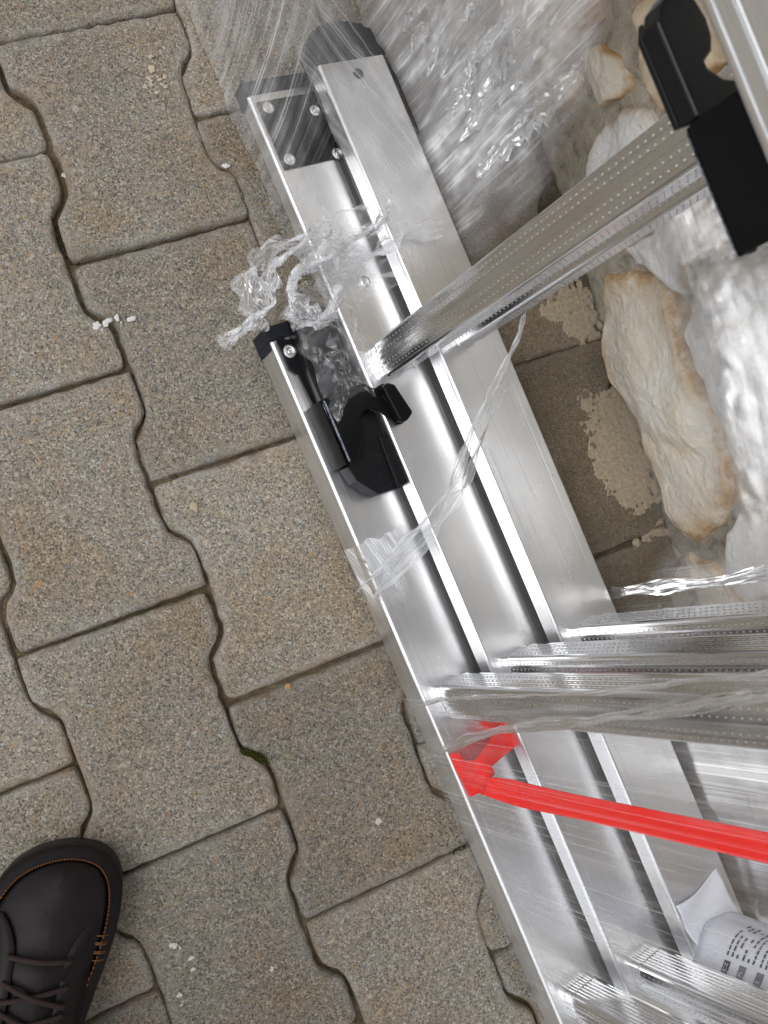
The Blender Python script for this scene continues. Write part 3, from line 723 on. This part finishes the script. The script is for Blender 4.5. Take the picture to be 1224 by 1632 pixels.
for k in range(10):
    y_, q_0 = .232+.015*k+rb_.uniform(-.010, .010), rb_.uniform(.046, .13); ln_ = rb_.uniform(.05, .22); wk_ = rb_.uniform(.012, .045); dy_ = rb_.uniform(-.004, .030)
    pth = catmull([(.183+rb_.uniform(-.004, .004), y_+f*dy_+.002*math.sin(f*6+k), q_0+f*ln_) for f in (0, .25, .5, .75, 1)], 8)
    ribbon(pth, [wk_*math.sin(math.pi*(i+.5)/len(pth))**.6*rb_.uniform(.5, 1.3)+.002 for i in range(len(pth))], [(.35, 1, 0)]*len(pth), F_FOLD, 'film_fold', ftop, 0, 1, .0010, 12, k)
def f3(u, v):                                   # under-layer lying over the third stile
    y = lerp(.175, .70, u); t = lerp(.098, .190, v)
    return (t, y+.02*nz(v*4, 1)*(1-u), .0575+.004*abs(nz(y*30, t*60))+.02*s01((y-.36)/.2)+(.004 if v < .9 else 0)), (y*.4+v*.1, v*.1)
sheet('film_sheet', f3, 60, 16, F_TOP, ftop, lambda u, v: s01(u/.2)*(1-s01((v-.7)/.3)))
# wrap round the lower run
flow = film('stretch_film', 'clear stretch film stretched over the lower rungs and the red strap')
def f4(u, v):
    q = lerp(-.031, .512, v)
    yhi = lerp(-.150, -.128, v) + .006*nz(v*8, 11)
    y = lerp(yhi, -1.5, u**1.6)
    t = -.0035 + .0012*nz(y*40, v*2, 4) - .002*math.sin(v*math.pi)
    return (t, y, q), (y, v*.5)
sheet('film_sheet', f4, 170, 24, F_LOW, flow, lambda u, v: s01(u/.02))
def f5(u, v):
    q = lerp(.030, .46, v)
    yhi = -.145 + .10*s01((q-.05)/.12)*.35 + .015*nz(v*6, 14)
    y = lerp(yhi, -1.5, u**1.6)
    t = .1900 + .003*nz(y*16, v*2, 9) + .0012*nz(y*60, v*3, 2)
    return (t, y, q), (y, v*.5)
sheet('film_sheet', f5, 150, 30, F_LOWB, flow, lambda u, v: s01((u-.03)/.16))
# bunched edges of the lower wrap
for k, (ya, yb, ta, tb, wd, sd) in enumerate([(-.2120, -.1310, -.005, -.008, .0075, 3), (-.1690, -.1290, -.005, -.008, .0030, 5), (-.1530, -.140, .188, .186, .010, 8), (-.186, -.175, .188, .186, .006, 9)]):
    path = catmull([(lerp(ta, tb, f), lerp(ya, yb, f**.8)+.003*math.sin(f*7+k), lerp(-.004 if k < 2 else .05, .47, f)) for f in (0, .12, .3, .55, .8, 1)], 12)
    ribbon(path, [wd*(1+.3*math.sin(i*.4+sd)) for i in range(len(path))], [(.25, 1, 0)]*len(path), F_ROPE, 'film_bunch', flow, 0, 1, .0012, 9, sd)
# loose twisted strand hanging across the stiles
frope = film('film_strand', 'twisted strand of clear film hanging across the bare stiles below the rung')
pts = [(.1362, .0960, .152), (.1355, .0856, .140), (.1211, .0649, .120), (.1046, .0438, .100), (.0899, .0210, .080), (.0730, -.0010, .068), (.0575, -.0124, .058), (.0430, -.0244, .042), (.0239, -.0344, .026), (.0044, -.0445, .010), (-.0050, -.0530, -.004)]
path = catmull(pts, 9); n = len(path)
wdt = [.007+.009*min(1, abs(k-8)/16) if k < 62 else .016+.040*((k-62)/(n-62)) for k in range(n)]
ribbon(path, wdt, [(.9, .45, .1)]*n, F_ROPE, 'film_ribbon', frope, 0, 1, .0012, 16, 2)
path2 = catmull([(x+.006, y-.010, z_-.004) for x, y, z_ in pts[2:]], 9)
ribbon(path2, [.013+.016*k/len(path2) for k in range(len(path2))], [(.7, .6, .2)]*len(path2), F_ROPE, 'film_ribbon', frope, 0, 1, .0010, 12, 6)
def fp(u, v):
    y = lerp(-.020, -.088, u) + .006*nz(v*5, 2); t = lerp(-.0055, .040, v)*(1-.35*u)
    return (t-.001, y, (.0035+.004*abs(nz(y*60, t*60, 3))+.018*(1-u)*v) if t > 0 else -.004+t*2), (t*1.2+y*.3, y)
sheet('film_patch', fp, 40, 30, F_ROPE, frope, lambda u, v: s01((1-u)/.5)*s01((1-v)/.3), False)
# torn and knotted bunch at the end of the first section
fk = film('film_knot', 'crumpled knot of torn clear film over the bracket end of the nearest stile')
def bunch(pts, w0, w1, amp, sd, dirv=(.3, .3, 1), nc=22, mat=None):
    w0 *= 1.6; w1 *= 1.6; amp *= .8
    path = catmull(pts, 12); n = len(path)
    ribbon(path, [lerp(w0, w1, k/(n-1))*(1+.35*math.sin(k*.5+sd)) for k in range(n)], [(dirv[0]+.5*math.sin(k*.13+sd), dirv[1]+.5*math.cos(k*.17), dirv[2]) for k in range(n)], mat or F_KNOT, 'film_bunch', fk, 0, 1, amp, nc, sd)
bunch([(.052, .222, .048), (.038, .2266, .050), (.0148, .2269, .050), (-.004, .2208, .050), (-.0152, .2097, .045), (-.0194, .194, .040), (-.015, .181, .035), (-.0236, .1773, .030), (-.0352, .1761, .020), (-.048, .1734, .012)], .022, .010, .0032, 1)
bunch([(.056, .228, .046), (.030, .220, .058), (.006, .214, .056), (-.006, .198, .048), (-.010, .184, .040), (-.026, .182, .028), (-.042, .176, .016)], .016, .008, .003, 4)
bunch([(.070, .205, .034), (.045, .205, .058), (.018, .198, .062), (.006, .182, .060), (.008, .167, .058), (.022, .161, .056), (.040, .166, .052), (.056, .178, .042)], .024, .016, .004, 7)
bunch([(.120, .228, .062), (.100, .219, .060), (.077, .2153, .058), (.055, .212, .056), (.040, .2134, .060), (.030, .205, .058)], .016, .026, .003, 9)
bunch([(.160, .200, .068), (.125, .206, .064), (.095, .200, .052), (.070, .198, .046), (.050, .194, .050)], .012, .022, .003, 12)
def fc(u, v):
    y = lerp(.196, .096, u); t = lerp(.010, .066, v)
    cr_ = .007*nz(t*75, y*75, 1) + .0045*abs(nz(t*170, y*150, 2))
    return (t+.004*nz(y*60, v*3), y+.004*nz(t*90, 4)-.018*(v-.5)**2*4*u, .034+.014*math.sin(v*3.1)*math.sin(u*2.6+.3)+cr_*1.6), (t+.3*y, y*.8)
sheet('film_crumple', fc, 34, 26, F_CRUMP, fk, None, False)
def fc2(u, v):
    y = lerp(.245, .170, u); t = lerp(.040, .130, v)
    return (t, y+.006*nz(t*60, 9), .034+(.026 if t > .112 else .026*s01((t-.095)/.017))+.006*abs(nz(t*110, y*110, 7))+.003), (t*.6+.3*y, y)
sheet('film_crumple', fc2, 30, 34, F_CRUMP, fk, None, False)
# sheet of film hanging against the wall behind the ladder
fw_ = link('film_wall_sheet', None); tag(fw_, 'milky plastic film clinging to the pale stones of the wall', 'plastic film')
def f6(u, v):
    y = lerp(.168, -.34, u); z_ = lerp(.026, .46, v) + .02*nz(u*6, 2)*(1-v)
    x = .4425 - .002*nz(y*22, z_*22, 3) - .0014*abs(nz(y*70, z_*50, 8)) - .010*v
    return (x, y, z_), (y, z_)
sheet('film_sheet', f6, 120, 90, F_WALL, fw_, lambda u, v: (.20+.80*s01((v-.2)/.25))*(1-.85*s01((u-.48)/.14)), True)

# ------------------------------------------------------------------ leaflet rolled round a rung
leaf = link('instruction_leaflet', None); leaf.matrix_world = LM
tag(leaf, 'white printed instruction leaflet rolled round a rung beside the farthest stile', 'leaflet')
M_PAPER = mat_plain('paper', (.78, .80, .88), .6, .3, 30, .1, .0005, var=.03)
M_INK = mat_plain('ink', (.055, .055, .085), .7, .3); M_INK2 = mat_plain('grey_ink', (.20, .20, .25), .7, .3)
LPROF = catmull([(.0780, -.4720, 0), (.0970, -.4640, 0), (.1090, -.4555, 0), (.1200, -.4475, 0), (.1340, -.4425, 0), (.1480, -.4420, 0), (.1620, -.4470, 0), (.1740, -.4580, 0), (.1800, -.4720, 0)], 8)
LACC = [0]
for a_, b_ in zip(LPROF, LPROF[1:]): LACC.append(LACC[-1]+(b_-a_).length)
def cyl(s, q, off=0.0):
    """s: length along the curled cross-section of the sheet, q: up along the rung"""
    s = max(0, min(LACC[-1]-1e-6, s)); k = max(i for i in range(len(LACC)-1) if LACC[i] <= s)
    p = LPROF[k].lerp(LPROF[k+1], (s-LACC[k])/(LACC[k+1]-LACC[k])); d = (LPROF[k+1]-LPROF[k]).normalized()
    w_ = off + .0012*math.sin(q*60+s*40) - .0008*math.sin(s*170)
    return (p.x-d.y*w_, p.y+d.x*w_, q)
def lf(u, v):
    s = lerp(0, LACC[-1], u); q = lerp(.0600, .34, v) + .004*math.sin(u*5)
    return cyl(s, q), (u, v)
pp = sheet('page', lf, 50, 30, M_PAPER, leaf); sm = pp.modifiers.new('t', 'SOLIDIFY'); sm.thickness = .0003; sm.offset = -1
def lf2(u, v):
    t = lerp(.1180, .1740, v); y = lerp(-.4130, -.4640, u) - .003*math.sin(v*3.5+.4)*(1-u)
    return (t, y, .0572+.010*s01((u-.35)/.65)+.0012*math.sin(u*9+v*5)), (u, v)
pp = sheet('page', lf2, 24, 20, M_PAPER, leaf); sm = pp.modifiers.new('t', 'SOLIDIFY'); sm.thickness = .0003
def inkpatch(s0, s1, q0, q1, mat, name, off=.0005):
    n = max(2, int((s1-s0)/.002)); V, F = [], []
    for i in range(n+1):
        s = lerp(s0, s1, i/n)
        V += [cyl(s, q0, off), cyl(s, q1, off)]
    for i in range(n): F.append((2*i, 2*i+1, 2*i+3, 2*i+2))
    return V, F
rl = random.Random(3)
lines_ = []
def text(body, s, q, size, mat, off=.0010):
    cu = bpy.data.curves.new('t', 'FONT'); cu.body = body; cu.size = size; o = bpy.data.objects.new('t', cu); C.objects.link(o)
    dg = bpy.context.evaluated_depsgraph_get(); me = bpy.data.meshes.new_from_object(o.evaluated_get(dg)); bpy.data.objects.remove(o)
    # letters read along the arc (s), their height along the rung (q)
    V = [cyl(s + v.co.x, q - v.co.y, off) for v in me.vertices]; F = [tuple(p.vertices) for p in me.polygons]
    return obj('lettering', V, F, mat, leaf)
for q0, code in ((.098, 'CZ'), (.114, 'PL'), (.131, 'S')):
    obj('code_box', *inkpatch(.0330, .0430, q0, q0+.0068, M_INK2, 'b'), M_INK if q0 < .1 else M_INK2, leaf)
    text(code, .0345, q0+.0052, .0050, M_PAPER)
    for r_ in range(3):
        s = .0470
        while s < .076+.012*rl.random():
            w_ = rl.uniform(.0016, .0052)
            if rl.random() < .86: lines_.append(inkpatch(s, s+w_, q0+.0002+r_*.0050, q0+.0020+r_*.0050, M_INK, 'l'))
            s += w_+.0010
        
obj('print_lines', *join(*lines_), M_INK, leaf)

# ------------------------------------------------------------------ shoe
sh = link('leather_shoe', None, None, (-.2535, -.3985, 0), (0, 0, math.atan2(.86, .45)))
tag(sh, 'dark brown leather lace-up shoe with orange welt stitching, standing on the pavers', 'shoe')
M_LEATHER = mat_plain('brown_leather', (.0075, .005, .0055), .55, .24, 240, .45, .0008, var=.25)
M_SOLE = mat_plain('dark_rubber_sole', (.012, .010, .010), .55, .4, 150)
M_THREAD = mat_plain('orange_thread', (.15, .065, .024), .8, .2, 400)
M_LACE = mat_plain('brown_lace', (.030, .020, .018), .85, .2, 500, .6, .001)
# outline: x forward, y left; half-widths either side of the axis
OUT = [(-.045, .0, .0), (-.042, .018, -.018), (-.03, .030, -.030), (0, .036, -.036), (.05, .036, -.035), (.10, .042, -.036), (.15, .050, -.043), (.185, .053, -.049), (.215, .050, -.051), (.238, .040, -.048), (.252, .026, -.041), (.261, .008, -.030), (.2645, -.012, -.014)]
def outline(off=0.0, n=72):
    Lp = [Vector((x, a, 0)) for x, a, b in OUT] + [Vector((x, b, 0)) for x, a, b in reversed(OUT[1:-1])]
    Lp = Lp + [Lp[0]]
    P = catmull([tuple(p) for p in Lp], 8)[:-1]; m = len(P)
    res = []
    for i in range(m):
        d = (P[(i+1) % m]-P[i-1]); d.normalize(); nrm = Vector((-d.y, d.x, 0))
        res.append(P[i]+nrm*off)
    return res
def loft(rings, capb=True, capt=True):
    V, F = [], []; n = len(rings[0])
    for r_ in rings: V += [tuple(p) for p in r_]
    for k in range(len(rings)-1):
        for i in range(n): F.append((k*n+i, k*n+(i+1) % n, (k+1)*n+(i+1) % n, (k+1)*n+i))
    if capb: F.append(tuple(range(n))[::-1])
    if capt: F.append(tuple(range((len(rings)-1)*n, len(rings)*n)))
    return V, F
def lift(P, z_): return [Vector((p.x, p.y, z_)) for p in P]
base = outline(0)
sh.scale = (.955, 1.0, .955)
sgn = 1 if (outline(.003)[20]-base[20]).dot(base[20]-Vector((.1, 0, 0))) > 0 else -1
og = lambda d: outline(sgn*d)
fix(obj('sole', *loft([lift(og(-.003), 0), lift(og(0), .003), lift(og(.0), .019), lift(og(-.0015), .023)]), M_SOLE, sh, True))
def zsurf(x):         # height of the instep line
    pts = [(-.05, .095), (.0, .090), (.06, .088), (.11, .082), (.15, .072), (.19, .062), (.225, .054), (.25, .047), (.27, .040)]
    for (a, b), (c, d) in zip(pts, pts[1:]):
        if x <= c: return lerp(b, d, (x-a)/(c-a)) if x > a else b
    return .04
rings = []
for k, (off, f) in enumerate(((-.0010, 0.0), (.0003, .12), (.0002, .30), (-.0035, .50), (-.0085, .62))):
    rings.append([Vector((p.x, p.y, lerp(.0215, zsurf(p.x)*.92, f))) for p in og(off)])
fix(obj('rand', *loft(rings, True, False), M_LEATHER, sh, True))
seamP = og(-.0100)
ax = lambda p: Vector((p.x*.94+.006, (-.003 if p.x > .1 else 0), 0))
def upper_pt(p, s):   # from the welt seam (s=0) to the centre line (s=1)
    c = ax(p); x, y = lerp(p.x, c.x, s), lerp(p.y, c.y, s)
    z_ = lerp(lerp(.0215, zsurf(p.x)*.92, .64), zsurf(x), math.sin(s*math.pi/2)**.8)
    cre = .0022*math.sin((x-.165)*150)*math.exp(-((x-.172)/.022)**2) + .0012*nz(x*60, y*40, 3)
    return Vector((x, y, z_+cre*s01(s*2)))
rings = [[upper_pt(p, s) for p in og(-.0105)] for s in (0, .06, .14, .25, .4, .55, .7, .85, .95, 1.0)]
fix(obj('upper', *loft(rings, True, False), M_LEATHER, sh, True))
# orange stitches round the toe
st = []; SP_ = og(-.0086); m = len(SP_); dist = 0
for i in range(m):
    a, b = SP_[i], SP_[(i+1) % m]
    if min(a.x, b.x) < .10: continue
    d = (b-a).length; k = max(1, round(d/.0052))
    for j in range(k):
        p0, p1 = a.lerp(b, (j+.12)/k), a.lerp(b, (j+.88)/k)
        for p in (p0, p1): p.z = lerp(.0215, zsurf(p.x)*.92, .625)+.0012
        mid = (p0+p1)/2; mid.z += .0011
        st.append(tube([p0, mid, p1], [.0004, .0008, .0004], 6))
tag(obj('welt_stitching', *join(*st), M_THREAD, sh, True), kind='stuff')
# small seam ladder stitches on both sides
for sg in (1, -1):
    st = []
    for i in range(3):
        x = .200-i*.0065; y = .0470 if sg > 0 else -.0455
        for e in (-1, 1):
            pz = lerp(.0215, zsurf(x)*.92, .7)+.004
            st.append(tube([Vector((x+e*.0028, y, pz-.001)), Vector((x+e*.0028, y-sg*.004, pz+.0018)), Vector((x+e*.0028, y-sg*.0085, pz+.0025))], .0005, 5))
    tag(obj('seam_stitching', *join(*st), M_THREAD, sh, True), kind='stuff')

# vamp edge, lace facings and laces
def on(x, y, dz=0.0):
    hw = .040; s = 1-min(1, abs(y)/hw)
    return Vector((x, y, lerp(lerp(.0215, zsurf(x)*.92, .64), zsurf(x), math.sin(s*math.pi/2)**.8)+dz))
for sg in (1, -1):
    Pth = [on(x, sg*y, .0012) for x, y in ((.214, .036), (.210, .030), (.200, .023), (.186, .0185), (.15, .0165), (.09, .016), (.04, .0165), (.0, .018))]
    w2 = [on(p.x-.006, sg*min(.037, abs(p.y)+.020), .0006) for p in Pth]
    V = []; F = []
    for p, q in zip(catmull([tuple(p) for p in Pth], 4), catmull([tuple(p) for p in w2], 4)):
        V += [p, p.lerp(q, .5)+Vector((0, 0, .0008)), q-Vector((0, 0, .003))]
    for i in range(len(V)//3-1):
        for e in (0, 1): F.append((3*i+e, 3*i+e+1, 3*i+e+4, 3*i+e+3))
    fc_ = obj('lace_facing', V, F, M_LEATHER, sh, True); sm = fc_.modifiers.new('t', 'SOLIDIFY'); sm.thickness = .0022; sm.offset = 1
for i in range(7):
    x = .186-i*.019
    for sg in ((1, -1) if i else (1,)):
        a = on(x, sg*.021, .0055); b = on(x-(.012 if i else .0), -sg*.021, .0055); mid = (a+b)/2 + Vector((0, 0, .0045+.0012*sg))
        obj('lace', *tube(catmull([tuple(a+Vector((0, sg*.001, -.004))), tuple(a), tuple(mid), tuple(b), tuple(b+Vector((0, -sg*.001, -.004)))], 6), .0021, 7), M_LACE, sh, True)
# trouser leg of the photographer, unseen, added to shade the ground beside the shoe
leg = link('trouser_leg', None, None, (-.2535, -.3985, 0), (0, 0, math.atan2(.86, .45)))
tag(leg, 'unseen dark trouser leg above the brown leather shoe, added for its shade', 'trousers')
M_DENIM = mat_plain('dark_denim', (.018, .020, .028), .9, .2, 700, .5, .001)
P_ = catmull([(-.005, 0, .075), (-.002, 0, .12), (.004, 0, .22), (.014, 0, .34), (.030, 0, .46), (.02, 0, .52), (-.06, .005, .60), (-.18, .01, .70), (-.30, .02, .80)], 6)
n = len(P_); rr_ = [lerp(.056, .082, s01(k/(n*.75)))*(1+.05*math.sin(k*1.9)*math.exp(-k*.12)) for k in range(n)]
V, F = tube(P_, rr_, 28)
V = [v + Vector((.004*nz(v.z*30, v.y*20), .004*nz(v.z*34, 3), 0)) for v in V]
obj('trouser_fabric', V, F, M_DENIM, leg, True)
